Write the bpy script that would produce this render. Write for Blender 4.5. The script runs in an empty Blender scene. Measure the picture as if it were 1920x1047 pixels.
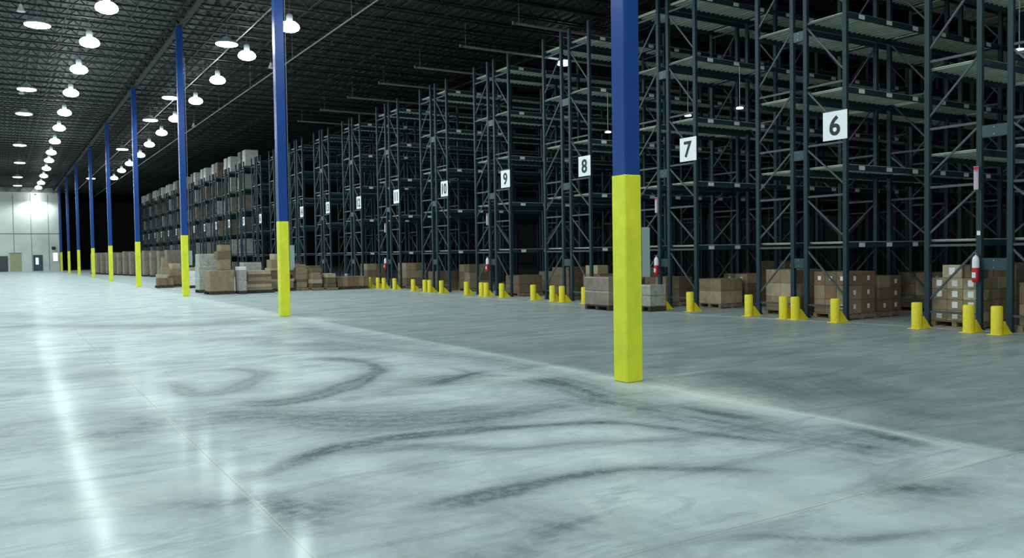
import bpy, math, random
import numpy as np
from mathutils import Vector, Matrix

random.seed(11)
PI = math.pi
sc = bpy.context.scene
COL = sc.collection

# ------------------------------------------------------------------ camera
FPX = 1550.0
YAW, PIT, ROL = (math.radians(a) for a in (31.637, 1.8275, -0.8636))
CAMH = 1.7236
FW = Vector((math.sin(YAW) * math.cos(PIT), math.cos(YAW) * math.cos(PIT), -math.sin(PIT)))
_R = Vector((math.cos(YAW), -math.sin(YAW), 0))
_U = _R.cross(FW)
RT = _R * math.cos(ROL) + _U * math.sin(ROL)
UP = _U * math.cos(ROL) - _R * math.sin(ROL)
CP = Vector((0, 0, CAMH))
cd = bpy.data.cameras.new('camera')
cam = bpy.data.objects.new('camera', cd)
COL.objects.link(cam)
cd.sensor_fit = 'HORIZONTAL'
cd.sensor_width = 36.0
cd.lens = 36.0 * FPX / 1920.0
cd.clip_start, cd.clip_end = 0.05, 500
m = Matrix((RT, UP, -FW)).transposed().to_4x4()
m.translation = CP
cam.matrix_world = m
sc.camera = cam


def _ray(x, y):
    return FW + RT * ((x - 960) / FPX) - UP * ((y - 523.5) / FPX)


def at_z(x, y, z=0.0):
    d = _ray(x, y)
    return CP + d * ((z - CAMH) / d.z)


# ------------------------------------------------------------------ view
vs = sc.view_settings
vs.view_transform = 'Standard'
vs.look = 'None'
vs.gamma = 1
vs.exposure = 0.0
w = bpy.data.worlds.new('world')
sc.world = w
w.use_nodes = True
w.node_tree.nodes['Background'].inputs[0].default_value = (0.0, 0.0, 0.0, 1)

# ------------------------------------------------------------------ materials
MAT = {}


def mat(name, col, rough=0.5, metal=0.0, noise=0.0, nscale=6.0, spec=0.5, emit=None, coat=0.0, bump=0.0, col2=None):
    m = bpy.data.materials.new(name)
    m.use_nodes = True
    nt = m.node_tree
    b = nt.nodes['Principled BSDF']
    b.inputs['Base Color'].default_value = (*col, 1)
    b.inputs['Roughness'].default_value = rough
    b.inputs['Metallic'].default_value = metal
    b.inputs['Specular IOR Level'].default_value = spec
    b.inputs['Coat Weight'].default_value = coat
    if noise > 0 or bump > 0:
        tc = nt.nodes.new('ShaderNodeTexCoord')
        n = nt.nodes.new('ShaderNodeTexNoise')
        n.inputs['Scale'].default_value = nscale
        n.inputs['Detail'].default_value = 5
        nt.links.new(tc.outputs['Object'], n.inputs['Vector'])
        if noise > 0:
            r = nt.nodes.new('ShaderNodeValToRGB')
            c2 = col2 or tuple(c * (1 - noise) for c in col)
            r.color_ramp.elements[0].color = (*c2, 1)
            r.color_ramp.elements[1].color = (*[min(1, c * (1 + noise * .4)) for c in col], 1)
            r.color_ramp.elements[0].position = 0.3
            r.color_ramp.elements[1].position = 0.7
            nt.links.new(n.outputs['Fac'], r.inputs['Fac'])
            nt.links.new(r.outputs['Color'], b.inputs['Base Color'])
        if bump > 0:
            bp = nt.nodes.new('ShaderNodeBump')
            bp.inputs['Strength'].default_value = bump
            bp.inputs['Distance'].default_value = 0.01
            nt.links.new(n.outputs['Fac'], bp.inputs['Height'])
            nt.links.new(bp.outputs['Normal'], b.inputs['Normal'])
    if emit:
        b.inputs['Emission Color'].default_value = (*emit[0], 1)
        b.inputs['Emission Strength'].default_value = emit[1]
    MAT[name] = m
    return m


mat('column_blue', (0.014, 0.062, 0.27), 0.22, noise=.12, nscale=3, spec=.22)
mat('guard_yellow', (0.84, 0.87, 0.035), 0.42, noise=.12, nscale=4)
mat('bollard_yellow', (0.88, 0.73, 0.03), 0.45, noise=.10, nscale=9)
mat('rack_paint', (0.021, 0.046, 0.060), 0.42, spec=.22, noise=.2, nscale=5)
mat('brace_steel', (0.080, 0.095, 0.105), 0.45, metal=.1, spec=.25, noise=.2, nscale=5)
mat('spacer_paint', (0.018, 0.055, 0.075), 0.4, noise=.15)
mat('deck_galv', (0.50, 0.56, 0.48), 0.6, metal=.0, noise=.25, nscale=2.0)
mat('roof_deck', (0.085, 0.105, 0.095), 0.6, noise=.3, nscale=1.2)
mat('roof_deck_shaded', (0.016, 0.020, 0.019), 0.7, noise=.3, nscale=1.2)  # same roof deck, darkened to carry the shade over the racks
mat('joist_steel', (0.011, 0.014, 0.013), 0.6, noise=.2, nscale=2)
mat('wall_panel', (0.86, 0.90, 0.86), 0.8, noise=.15, nscale=.35)
mat('wall_dark', (0.10, 0.11, 0.11), 0.85, noise=.2, nscale=.5)
mat('joint_grey', (0.22, 0.25, 0.24), 0.8, noise=.2)
mat('carton_tan', (0.31, 0.24, 0.15), 0.8, noise=.22, nscale=5)
mat('carton_brown', (0.185, 0.135, 0.085), 0.8, noise=.25, nscale=5)
mat('carton_pale', (0.46, 0.37, 0.25), 0.8, noise=.2, nscale=5)
mat('carton_rust', (0.23, 0.14, 0.085), 0.8, noise=.2, nscale=5)
mat('tape', (0.40, 0.31, 0.19), 0.35, noise=.1)
mat('label_white', (0.80, 0.80, 0.82), 0.5, noise=.06, nscale=30)
mat('wood', (0.30, 0.21, 0.12), 0.85, noise=.35, nscale=7)
mat('dark_wood', (0.055, 0.045, 0.035), 0.85, noise=.35, nscale=7)
mat('stretch_film', (0.40, 0.41, 0.385), 0.3, noise=.3, nscale=8, bump=.6)
mat('film_brown', (0.25, 0.205, 0.16), 0.35, noise=.35, nscale=3, bump=.5)
mat('film_dark', (0.13, 0.125, 0.11), 0.35, noise=.35, nscale=3, bump=.5)
mat('film_white', (0.86, 0.86, 0.86), 0.3, noise=.2, nscale=5, bump=.5)
mat('grey_enamel', (0.33, 0.40, 0.40), 0.4, noise=.08)
mat('dark_metal', (0.04, 0.045, 0.05), 0.5, metal=.4, noise=.1)
mat('steel', (0.32, 0.34, 0.33), 0.4, metal=.7, noise=.15)
mat('pipe_steel', (0.42, 0.42, 0.37), 0.45, metal=.2, noise=.2)
mat('red_enamel', (0.55, 0.01, 0.025), 0.3, noise=.1)
mat('white_enamel', (0.82, 0.82, 0.84), 0.4, noise=.05)
mat('sign_white', (0.90, 0.93, 0.97), 0.45, noise=.04)
mat('sign_black', (0.012, 0.012, 0.014), 0.5, noise=.1)
mat('black_rubber', (0.015, 0.015, 0.015), 0.7, noise=.1)
mat('door_slate', (0.08, 0.10, 0.16), 0.5, noise=.15)
mat('door_grey', (0.11, 0.11, 0.12), 0.6, noise=.15)
mat('glass_pane', (0.75, 0.82, 0.95), 0.1, emit=((0.75, 0.83, 1.0), 0.8))
mat('placard_pink', (0.75, 0.66, 0.72), 0.45, noise=.06)
mat('yellow_panel', (0.52, 0.52, 0.30), 0.7, noise=.15)
LAMP = (0.87, 1.0, 0.995)
mat('lamp_glow', (0.9, 0.9, 0.9), 0.3, emit=((0.92, 1.0, 0.99), 19.0))
mat('lamp_disc', (0.9, 0.9, 0.9), 0.3, emit=((0.86, 0.93, 1.0), 9.0))
mat('lamp_dim', (0.9, 0.9, 0.9), 0.3, emit=((0.66, 0.62, 1.0), 3.0))

# ------------------------------------------------------------------ mesh helpers
KIDS = {}


class MB:
    def __init__(s):
        s.v, s.f = [], []

    def add(s, vs, fs):
        o = len(s.v)
        s.v += [tuple(v) for v in vs]
        s.f += [tuple(i + o for i in f) for f in fs]
        return s

    def box(s, x0, y0, z0, x1, y1, z1, bev=0.0):
        if bev > 0:
            b = bev
            vs, fs = [], []
            # bevelled box: 24 vertices (three per corner)
            idx = {}
            for i, x in enumerate((x0, x1)):
                for j, y in enumerate((y0, y1)):
                    for k, z in enumerate((z0, z1)):
                        dx, dy, dz = (b if i == 0 else -b), (b if j == 0 else -b), (b if k == 0 else -b)
                        idx[i, j, k, 0] = len(vs); vs.append((x, y + dy, z + dz))
                        idx[i, j, k, 1] = len(vs); vs.append((x + dx, y, z + dz))
                        idx[i, j, k, 2] = len(vs); vs.append((x + dx, y + dy, z))
            q = lambda a, *c: [idx[t + (a,)] for t in c]
            fs.append(q(0, (0, 0, 0), (0, 0, 1), (0, 1, 1), (0, 1, 0)))
            fs.append(q(0, (1, 0, 0), (1, 1, 0), (1, 1, 1), (1, 0, 1)))
            fs.append(q(1, (0, 0, 0), (1, 0, 0), (1, 0, 1), (0, 0, 1)))
            fs.append(q(1, (0, 1, 0), (0, 1, 1), (1, 1, 1), (1, 1, 0)))
            fs.append(q(2, (0, 0, 0), (0, 1, 0), (1, 1, 0), (1, 0, 0)))
            fs.append(q(2, (0, 0, 1), (1, 0, 1), (1, 1, 1), (0, 1, 1)))
            for i in (0, 1):
                for j in (0, 1):
                    fs.append([idx[i, j, 0, 0], idx[i, j, 0, 1], idx[i, j, 1, 1], idx[i, j, 1, 0]])
                    fs.append([idx[i, 0, j, 0], idx[i, 0, j, 2], idx[i, 1, j, 2], idx[i, 1, j, 0]])
                    fs.append([idx[0, i, j, 1], idx[0, i, j, 2], idx[1, i, j, 2], idx[1, i, j, 1]])
                    for k in (0, 1):
                        fs.append([idx[i, j, k, 0], idx[i, j, k, 1], idx[i, j, k, 2]])
            return s.add(vs, fs)
        vs = [(x, y, z) for z in (z0, z1) for y in (y0, y1) for x in (x0, x1)]
        return s.add(vs, [(0, 2, 3, 1), (4, 5, 7, 6), (0, 1, 5, 4), (2, 6, 7, 3), (0, 4, 6, 2), (1, 3, 7, 5)])

    def bar(s, p, q, a=.04, b=None, n=4):
        p, q = Vector(p), Vector(q)
        b = b or a
        d = (q - p).normalized()
        up = Vector((0, 0, 1)) if abs(d.z) < .95 else Vector((1, 0, 0))
        u = d.cross(up).normalized()
        v = u.cross(d)
        vs, fs = [], []
        for c in (p, q):
            for k in range(n):
                t = 2 * PI * (k + .5) / n
                r = math.sqrt(2) if n == 4 else 1
                vs.append(c + u * (a / 2 * r * math.cos(t)) + v * (b / 2 * r * math.sin(t)))
        for k in range(n):
            fs.append((k, (k + 1) % n, n + (k + 1) % n, n + k))
        fs.append(tuple(range(n))[::-1]); fs.append(tuple(range(n, 2 * n)))
        return s.add(vs, fs)

    def cyl(s, p, q, r, n=16):
        return s.bar(p, q, 2 * r, 2 * r, n)

    def lathe(s, prof, n=24, c=(0, 0, 0), cap=True):
        vs, fs = [], []
        for r, z in prof:
            for k in range(n):
                t = 2 * PI * k / n
                vs.append((c[0] + r * math.cos(t), c[1] + r * math.sin(t), c[2] + z))
        for i in range(len(prof) - 1):
            for k in range(n):
                a, b2 = i * n + k, i * n + (k + 1) % n
                fs.append((a, b2, b2 + n, a + n))
        if cap:
            fs.append(tuple(range(n))[::-1]); fs.append(tuple(range((len(prof) - 1) * n, len(prof) * n)))
        return s.add(vs, fs)

    def extrude(s, pts, h, axis='y'):
        """closed outline pts (a, b) swept along an axis from h[0] to h[1]"""
        n = len(pts)
        vs = []
        for t in h:
            for a, b in pts:
                vs.append({'y': (a, t, b), 'x': (t, a, b), 'z': (a, b, t)}[axis])
        fs = [(k, (k + 1) % n, n + (k + 1) % n, n + k) for k in range(n)]
        fs += [tuple(range(n))[::-1], tuple(range(n, 2 * n))]
        return s.add(vs, fs)

    def mesh(s, name, m, smooth=False):
        me = bpy.data.meshes.new(name)
        me.from_pydata(s.v, [], s.f)
        import bmesh
        bm = bmesh.new(); bm.from_mesh(me)
        bmesh.ops.recalc_face_normals(bm, faces=bm.faces)
        bm.to_mesh(me); bm.free()
        if m:
            me.materials.append(MAT[m])
        if smooth:
            me.shade_smooth() if hasattr(me, 'shade_smooth') else None
            me.set_sharp_from_angle(angle=math.radians(40)) if hasattr(me, 'set_sharp_from_angle') else None
        return me


def put(name, me, parent=None, loc=(0, 0, 0), rz=0):
    o = bpy.data.objects.new(name, me)
    COL.objects.link(o)
    o.location = loc
    if rz:
        o.rotation_euler = (0, 0, rz)
    if parent is not None:
        o.parent = parent
        KIDS.setdefault(parent.name, []).append(o)
    return o


def tag(o, label=None, cat=None, group=None, kind=None):
    for k, v in (('label', label), ('category', cat), ('group', group), ('kind', kind)):
        if v:
            o[k] = v
    return o


def thing(name, label, cat, loc=(0, 0, 0), rz=0, group=None):
    o = put(name, None, None, loc, rz)
    o.empty_display_size = .2
    return tag(o, label, cat, group)


def copy_tree(o, parent=None, loc=None, rz=None, label=None, group=None):
    c = o.copy()
    COL.objects.link(c)
    if parent is not None:
        c.parent = parent
        KIDS.setdefault(parent.name, []).append(c)
    if loc is not None:
        c.location = loc
    if rz is not None:
        c.rotation_euler = (0, 0, rz)
    if label:
        c['label'] = label
    if group:
        c['group'] = group
    for k in KIDS.get(o.name, []):
        copy_tree(k, c)
    return c


NUMW = dict(zip(range(5, 30), 'five six seven eight nine ten eleven twelve thirteen fourteen fifteen sixteen seventeen eighteen nineteen twenty twenty-one twenty-two twenty-three twenty-four twenty-five twenty-six twenty-seven twenty-eight twenty-nine'.split()))
ORD = ['zeroth', 'first', 'second', 'third', 'fourth', 'fifth', 'sixth', 'seventh', 'eighth', 'ninth', 'tenth',
       'eleventh', 'twelfth', 'thirteenth', 'fourteenth', 'fifteenth', 'sixteenth', 'seventeenth', 'eighteenth',
       'nineteenth', 'twentieth', 'twenty-first', 'twenty-second', 'twenty-third', 'twenty-fourth', 'twenty-fifth']

# ------------------------------------------------------------------ floor
YEND = 145.5
XW, XE = -9.0, 74.0


def lin(a, b, st):
    return list(np.arange(a, b, st))


gx = np.array(lin(XW, -3, 1.0) + lin(-3, 18, .05) + lin(18, XE, 1.0) + [XE])
gy = np.array(lin(-6, 2.4, .6) + lin(2.4, 13, .05) + lin(13, 32, .1) + lin(32, 178, 1.0) + [178])
GX, GY = np.meshgrid(gx, gy)
PX, PY = GX.ravel(), GY.ravel()


def poly_dist(pts):
    """distance of every floor vertex from a polyline given as photograph points on the floor"""
    W = np.array([tuple(at_z(x, y))[:2] for x, y in pts])
    # smooth the polyline (Catmull-Rom)
    P = [W[0]] + list(W) + [W[-1]]
    S = []
    for i in range(1, len(P) - 2):
        for t in np.linspace(0, 1, 7)[:-1]:
            p0, p1, p2, p3 = P[i - 1], P[i], P[i + 1], P[i + 2]
            S.append(.5 * ((2 * p1) + (p2 - p0) * t + (2 * p0 - 5 * p1 + 4 * p2 - p3) * t * t + (3 * p1 - p0 - 3 * p2 + p3) * t ** 3))
    S.append(W[-1])
    S = np.array(S)
    d = np.full(PX.shape, 1e3)
    ends = np.ones(PX.shape)
    lo, hi = S.min(0) - 1.5, S.max(0) + 1.5
    sel = np.where((PX > lo[0]) & (PX < hi[0]) & (PY > lo[1]) & (PY < hi[1]))[0]
    px, py = PX[sel], PY[sel]
    dd = np.full(px.shape, 1e3)
    for a, b in zip(S[:-1], S[1:]):
        v = b - a
        L2 = max(v @ v, 1e-9)
        t = np.clip(((px - a[0]) * v[0] + (py - a[1]) * v[1]) / L2, 0, 1)
        dd = np.minimum(dd, np.hypot(px - a[0] - t * v[0], py - a[1] - t * v[1]))
    d[sel] = dd
    ends[sel] = np.clip(np.minimum(np.hypot(px - S[0][0], py - S[0][1]), np.hypot(px - S[-1][0], py - S[-1][1])) / .7, 0, 1)
    return d, ends


mark = np.zeros(PX.shape)
pale = np.zeros(PX.shape)


WOB = np.zeros(PX.shape)
_r = np.random.RandomState(4)
for fq, am in ((.9, .5), (2.1, .3), (4.7, .2), (9.5, .13), (19, .08)):
    for _ in range(3):
        a_ = _r.uniform(0, 2 * PI)
        WOB += am / 1.7 * np.sin(fq * (PX * np.cos(a_) + PY * np.sin(a_)) + _r.uniform(0, 6.28))


def stroke(arr, pts, wdt, amp):
    d, taper = poly_dist(pts)
    amp, wdt = min(amp * (1.45 if arr is mark else 1.0), .95), wdt * (1.35 if arr is mark else 1.0)
    e = np.maximum(d + wdt * .55 * WOB, 0)
    a = amp * (.78 * np.exp(-(e / wdt) ** 2) + .30 * np.exp(-(d / (wdt * 2.2)) ** 2)) * taper
    a *= .90 + .10 * np.sin(d / .035 + 3 * WOB)
    np.maximum(arr, a, out=arr)


# turning tyre marks of the lift trucks
stroke(mark, [(393, 757), (503, 757), (579, 747), (654, 724), (695, 706), (710, 694), (690, 681), (639, 674), (560, 672)], .16, .55)
stroke(mark, [(322, 711), (352, 739), (423, 734), (468, 716), (488, 701), (453, 694), (390, 690)], .15, .40)
stroke(mark, [(420, 880), (483, 892), (539, 872), (604, 847), (680, 832), (755, 820), (860, 810), (956, 802), (1060, 796), (1161, 794), (1312, 812), (1463, 832), (1539, 842)], .13, .62)
stroke(mark, [(700, 985), (755, 963), (850, 942), (956, 918), (1020, 904), (1086, 892), (1186, 880), (1312, 880), (1463, 885), (1560, 893)], .11, .60)
stroke(mark, [(560, 872), (640, 850), (780, 838), (960, 842), (1111, 829), (1260, 826), (1400, 835)], .14, .42)
stroke(mark, [(380, 775), (503, 780), (654, 794), (800, 792), (956, 780), (1060, 762), (1150, 760)], .30, .50)
stroke(mark, [(100, 803), (151, 810), (230, 822), (302, 822)], .28, .42)
stroke(mark, [(735, 721), (805, 720), (860, 708), (900, 698), (940, 690)], .16, .62)
stroke(mark, [(800, 694), (840, 690), (900, 703), (960, 705), (1020, 702)], .14, .45)
stroke(mark, [(975, 703), (1060, 722), (1111, 738), (1150, 752), (1180, 760)], .34, .62)
stroke(mark, [(1215, 748), (1300, 768), (1400, 785), (1500, 806)], .22, .66)
stroke(mark, [(1500, 790), (1600, 805), (1700, 830), (1790, 858)], .25, .66)
stroke(mark, [(1320, 800), (1420, 822), (1500, 832), (1600, 850)], .16, .46)
stroke(mark, [(1287, 1038), (1413, 1008), (1500, 1010), (1600, 1013), (1715, 1003), (1800, 992), (1917, 990)], .07, .5)
stroke(mark, [(1560, 940), (1640, 925), (1700, 915), (1816, 928), (1920, 955)], .20, .60)
stroke(mark, [(0, 958), (70, 945), (126, 930), (200, 915)], .16, .40)
stroke(mark, [(200, 950), (300, 945), (400, 945), (478, 940), (560, 955), (654, 962), (755, 963)], .20, .52)
stroke(mark, [(930, 1000), (1000, 1015), (1060, 1040), (1100, 1060)], .22, .45)
stroke(mark, [(300, 875), (380, 872), (460, 880)], .2, .35)
stroke(mark, [(0, 611), (150, 612), (300, 611), (400, 608), (480, 598)], .5, .38)
stroke(mark, [(0, 590), (100, 596), (200, 594)], .5, .25)
stroke(mark, [(330, 640), (450, 636), (580, 640)], .3, .25)
stroke(mark, [(590, 650), (640, 656), (700, 650), (760, 646)], .3, .45)
stroke(mark, [(560, 612), (640, 630), (760, 645), (860, 655)], .5, .35)
stroke(mark, [(830, 650), (960, 660), (1080, 655), (1140, 662)], .5, .30)
stroke(mark, [(1300, 690), (1400, 710), (1480, 735), (1560, 770)], .30, .42)
stroke(mark, [(1460, 690), (1560, 725), (1700, 770), (1840, 800)], .35, .36)
stroke(mark, [(1220, 655), (1400, 660), (1600, 690), (1900, 720)], .5, .22)
# broad dirty smudges
for pts, wd, am in (([(300, 792), (480, 782), (700, 785), (950, 775), (1150, 752)], .42, .36), ([(470, 932), (620, 950), (770, 962)], .36, .42),
                    ([(1030, 735), (1180, 762), (1400, 800), (1560, 828), (1800, 862)], .40, .40), ([(880, 995), (1000, 1018), (1120, 1046)], .34, .48),
                    ([(1580, 905), (1760, 922), (1925, 955)], .34, .42), ([(320, 875), (480, 882)], .28, .34), ([(690, 905), (760, 890), (870, 862)], .26, .36),
                    ([(1380, 1046), (1560, 1020), (1640, 1012)], .22, .42), ([(130, 803), (360, 812)], .50, .34), ([(0, 955), (130, 938)], .30, .30),
                    ([(230, 962), (340, 948)], .26, .40), ([(700, 725), (820, 712), (960, 700)], .40, .34), ([(1500, 840), (1640, 872), (1760, 890)], .22, .34),
                    ([(560, 640), (720, 655), (900, 672), (1050, 695)], .45, .34), ([(40, 690), (160, 700), (300, 690)], .5, .22)):
    stroke(mark, pts, wd, am * 1.3)
stroke(mark, [(1298, 889), (1322, 894), (1348, 901)], .035, .6)
stroke(mark, [(1278, 891), (1292, 893)], .03, .5)
stroke(pale, [(1040, 905), (1085, 930), (1125, 962), (1170, 1010)], .03, .45)
# paler worn strips: infill round the columns, joint edges; plus a pale patch
stroke(pale, [(1190, 712), (1290, 736), (1400, 758), (1480, 770)], .33, .85)
stroke(pale, [(1400, 758), (1550, 785), (1700, 817), (1800, 841), (1900, 862)], .05, .7)
stroke(pale, [(535, 597), (575, 598), (625, 603)], .42, 1.3)
stroke(pale, [(344, 557), (420, 573), (535, 596)], .22, .45)
stroke(pale, [(830, 645), (1000, 680), (1140, 710)], .18, .30)
stroke(pale, [(1205, 711), (1257, 705), (1351, 692)], .05, .5)
stroke(pale, [(1640, 925), (1700, 905), (1820, 868), (1910, 838)], .035, .6)
stroke(pale, [(1700, 925), (1760, 897), (1830, 870)], .03, .5)
stroke(pale, [(1386, 752), (1435, 743)], .05, .5)
stroke(pale, [(290, 915), (350, 912), (430, 915)], .12, .55)  # pale patch on the open floor
stroke(pale, [(693, 541), (1000, 567), (1300, 590), (1600, 606), (1919, 627)], .06, .8)

fv = np.stack([PX, PY, np.zeros_like(PX)], 1)
nx, ny = len(gx), len(gy)
ii = (np.arange(ny - 1)[:, None] * nx + np.arange(nx - 1)[None, :]).ravel()
ff = np.stack([ii, ii + 1, ii + nx + 1, ii + nx], 1)
fme = bpy.data.meshes.new('floor')
fme.vertices.add(len(fv)); fme.vertices.foreach_set('co', fv.ravel())
fme.loops.add(ff.size); fme.loops.foreach_set('vertex_index', ff.ravel().astype(np.int32))
fme.polygons.add(len(ff))
fme.polygons.foreach_set('loop_start', np.arange(0, ff.size, 4, dtype=np.int32))
fme.update(calc_edges=True)
for nme, arr in (('tyre_mark', mark), ('pale_marks', pale)):
    at = fme.attributes.new(nme, 'FLOAT', 'POINT')
    at.data.foreach_set('value', arr.astype(np.float32))


def floor_material():
    m = bpy.data.materials.new('polished_concrete')
    m.use_nodes = True
    nt = m.node_tree
    N, L = nt.nodes.new, nt.links.new
    b = nt.nodes['Principled BSDF']

    def val(x):
        return x

    def math_(op, a, c=None, clamp=False):
        n = N('ShaderNodeMath'); n.operation = op; n.use_clamp = clamp
        for k, q in enumerate((a, c)):
            if q is None:
                continue
            if isinstance(q, (int, float)):
                n.inputs[k].default_value = q
            else:
                L(q, n.inputs[k])
        return n.outputs[0]

    def mix(f, a, c, mode='MIX'):
        n = N('ShaderNodeMix'); n.data_type = 'RGBA'; n.blend_type = mode
        for s, q in ((n.inputs[0], f), (n.inputs[6], a), (n.inputs[7], c)):
            if isinstance(q, (int, float)):
                s.default_value = q
            elif isinstance(q, tuple):
                s.default_value = (*q, 1)
            else:
                L(q, s)
        return n.outputs[2]

    def ramp(x, lo, hi):
        n = N('ShaderNodeMapRange'); n.clamp = True
        n.interpolation_type = 'SMOOTHSTEP'
        L(x, n.inputs[0]); n.inputs[1].default_value = lo; n.inputs[2].default_value = hi
        return n.outputs[0]

    tc = N('ShaderNodeTexCoord')
    P = tc.outputs['Object']
    sep = N('ShaderNodeSeparateXYZ'); L(P, sep.inputs[0])
    X, Y = sep.outputs[0], sep.outputs[1]

    def noise(scale, det=6, rough=.6, vec=P, dist=0.0):
        n = N('ShaderNodeTexNoise'); n.inputs['Scale'].default_value = scale; n.inputs['Detail'].default_value = det
        n.inputs['Roughness'].default_value = rough; n.inputs['Distortion'].default_value = dist
        L(vec, n.inputs['Vector'])
        return n.outputs['Fac']

    n_big = noise(.22, 4)
    n_mid = noise(1.3, 6, .65, dist=.6)
    n_fine = noise(11, 6, .7)
    mp = N('ShaderNodeMapping'); mp.inputs['Rotation'].default_value = (0, 0, math.radians(-24)); mp.inputs['Scale'].default_value = (.55, 1.9, 1)
    L(P, mp.inputs['Vector'])
    n_str = noise(.8, 7, .68, mp.outputs[0], 1.2)
    mp2 = N('ShaderNodeMapping'); mp2.inputs['Rotation'].default_value = (0, 0, math.radians(30)); mp2.inputs['Scale'].default_value = (.7, 2.6, 1)
    L(P, mp2.inputs['Vector'])
    n_str2 = noise(.9, 7, .7, mp2.outputs[0], 1.0)

    light, mid = (0.655, 0.755, 0.77), (0.495, 0.59, 0.62)
    base = mix(ramp(n_mid, .35, .66), mid, light)
    base = mix(math_('MULTIPLY', ramp(n_big, .45, .75), .35), base, (0.50, 0.56, 0.53))
    base = mix(math_('MULTIPLY', ramp(n_str, .48, .70), .75), base, (0.29, 0.36, 0.39))
    base = mix(math_('MULTIPLY', ramp(n_str2, .50, .72), .65), base, (0.31, 0.38, 0.405))
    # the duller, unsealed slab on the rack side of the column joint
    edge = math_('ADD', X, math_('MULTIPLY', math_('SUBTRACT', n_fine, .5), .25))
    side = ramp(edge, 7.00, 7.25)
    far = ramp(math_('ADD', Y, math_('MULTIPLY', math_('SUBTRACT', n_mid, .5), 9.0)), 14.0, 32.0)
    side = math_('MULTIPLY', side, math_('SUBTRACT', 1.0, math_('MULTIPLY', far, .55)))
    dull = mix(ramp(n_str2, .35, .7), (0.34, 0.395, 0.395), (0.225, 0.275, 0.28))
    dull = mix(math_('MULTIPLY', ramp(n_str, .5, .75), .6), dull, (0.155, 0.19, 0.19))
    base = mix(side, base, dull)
    # tyre marks
    a1 = N('ShaderNodeAttribute'); a1.attribute_name = 'tyre_mark'
    brk = math_('ADD', .55, math_('MULTIPLY', ramp(n_mid, .3, .7), .35))
    brk = math_('ADD', brk, math_('MULTIPLY', ramp(n_fine, .3, .7), .5))
    mk = math_('MULTIPLY', a1.outputs['Fac'], brk, True)
    base = mix(mk, base, (0.085, 0.115, 0.13))
    a2 = N('ShaderNodeAttribute'); a2.attribute_name = 'pale_marks'
    pl = math_('MULTIPLY', a2.outputs['Fac'], math_('ADD', .5, math_('MULTIPLY', ramp(n_fine, .3, .7), .6)), True)
    base = mix(pl, base, (0.74, 0.78, 0.70))
    # saw cut joints with pale filler edge
    for coord, offs in ((X, (1.46, 7.08, 12.7, -4.1)), (Y, (3.6, 8.53, 13.6, 18.7, 23.6, 28.8, 33.9, 39.0))):
        for o in offs:
            d = math_('ABSOLUTE', math_('SUBTRACT', coord, o))
            wide = math_('SUBTRACT', 1.0, ramp(d, .010, .030))
            base = mix(math_('MULTIPLY', wide, .30 if coord is X else .14), base, (0.60, 0.63, 0.56))
            thin = math_('SUBTRACT', 1.0, ramp(d, .003, .009))
            base = mix(math_('MULTIPLY', thin, .5), base, (0.22, 0.25, 0.24))
    fin = mix(math_('MULTIPLY', ramp(n_fine, .5, .8), .18), base, (0.70, 0.74, 0.70))
    L(fin, b.inputs['Base Color'])
    b.inputs['Roughness'].default_value = .55
    b.inputs['Specular IOR Level'].default_value = .10
    gl = N('ShaderNodeBsdfGlossy')
    gl.inputs['Color'].default_value = (.9, 1, .97, 1)
    r = math_('ADD', .10, math_('MULTIPLY', n_mid, .09))
    r = math_('ADD', r, math_('MULTIPLY', side, .06))
    L(r, gl.inputs['Roughness'])
    lw = N('ShaderNodeLayerWeight'); lw.inputs['Blend'].default_value = .5
    fz = math_('MULTIPLY', math_('POWER', lw.outputs['Facing'], 4.0), .10)
    fz = math_('ADD', fz, .008)
    fz = math_('MULTIPLY', fz, math_('SUBTRACT', 1.0, math_('MULTIPLY', mk, .5)))
    ms = N('ShaderNodeMixShader')
    L(fz, ms.inputs[0]); L(b.outputs[0], ms.inputs[1]); L(gl.outputs[0], ms.inputs[2])
    L(ms.outputs[0], nt.nodes['Material Output'].inputs['Surface'])
    bp = N('ShaderNodeBump'); bp.inputs['Strength'].default_value = .05; bp.inputs['Distance'].default_value = .02
    L(n_mid, bp.inputs['Height'])
    L(bp.outputs[0], b.inputs['Normal']); L(bp.outputs[0], gl.inputs['Normal'])
    return m


fme.materials.append(floor_material())
floor = put('floor', fme)
tag(floor, kind='structure')

# ------------------------------------------------------------------ walls
ZC = 12.7


def struct(name, mb, m):
    return tag(put(name, mb.mesh(name, m)), kind='structure')


wm = MB()
wm.box(XW, YEND, 0, 7.6, YEND + .3, ZC)
wf = struct('wall_far', wm, 'wall_panel')
jm = MB()
for x in (-7.6, -5.3, -3.0, -.7, 1.6, 3.9, 6.2):
    jm.box(x - .035, YEND - .012, 0, x + .035, YEND, 11.7)
for z in (5.7,):
    jm.box(XW, YEND - .014, z - .06, 7.6, YEND, z + .06)
put('panel_joint', jm.mesh('panel_joint', 'joint_grey'), wf)
struct('wall_far_return', MB().box(7.45, YEND + .3, 0, 7.6, 178, ZC), 'wall_dark')
struct('wall_rear_deep', MB().box(7.6, 178, 0, XE, 178.3, ZC), 'wall_dark')
struct('wall_left', MB().box(XW - .3, -6, 0, XW, YEND, ZC), 'wall_panel')
struct('wall_near', MB().box(XW, -6.3, 0, XE, -6, ZC), 'wall_panel')
struct('wall_right', MB().box(XE, -6, 0, XE + .3, 178, ZC), 'wall_dark')

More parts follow.
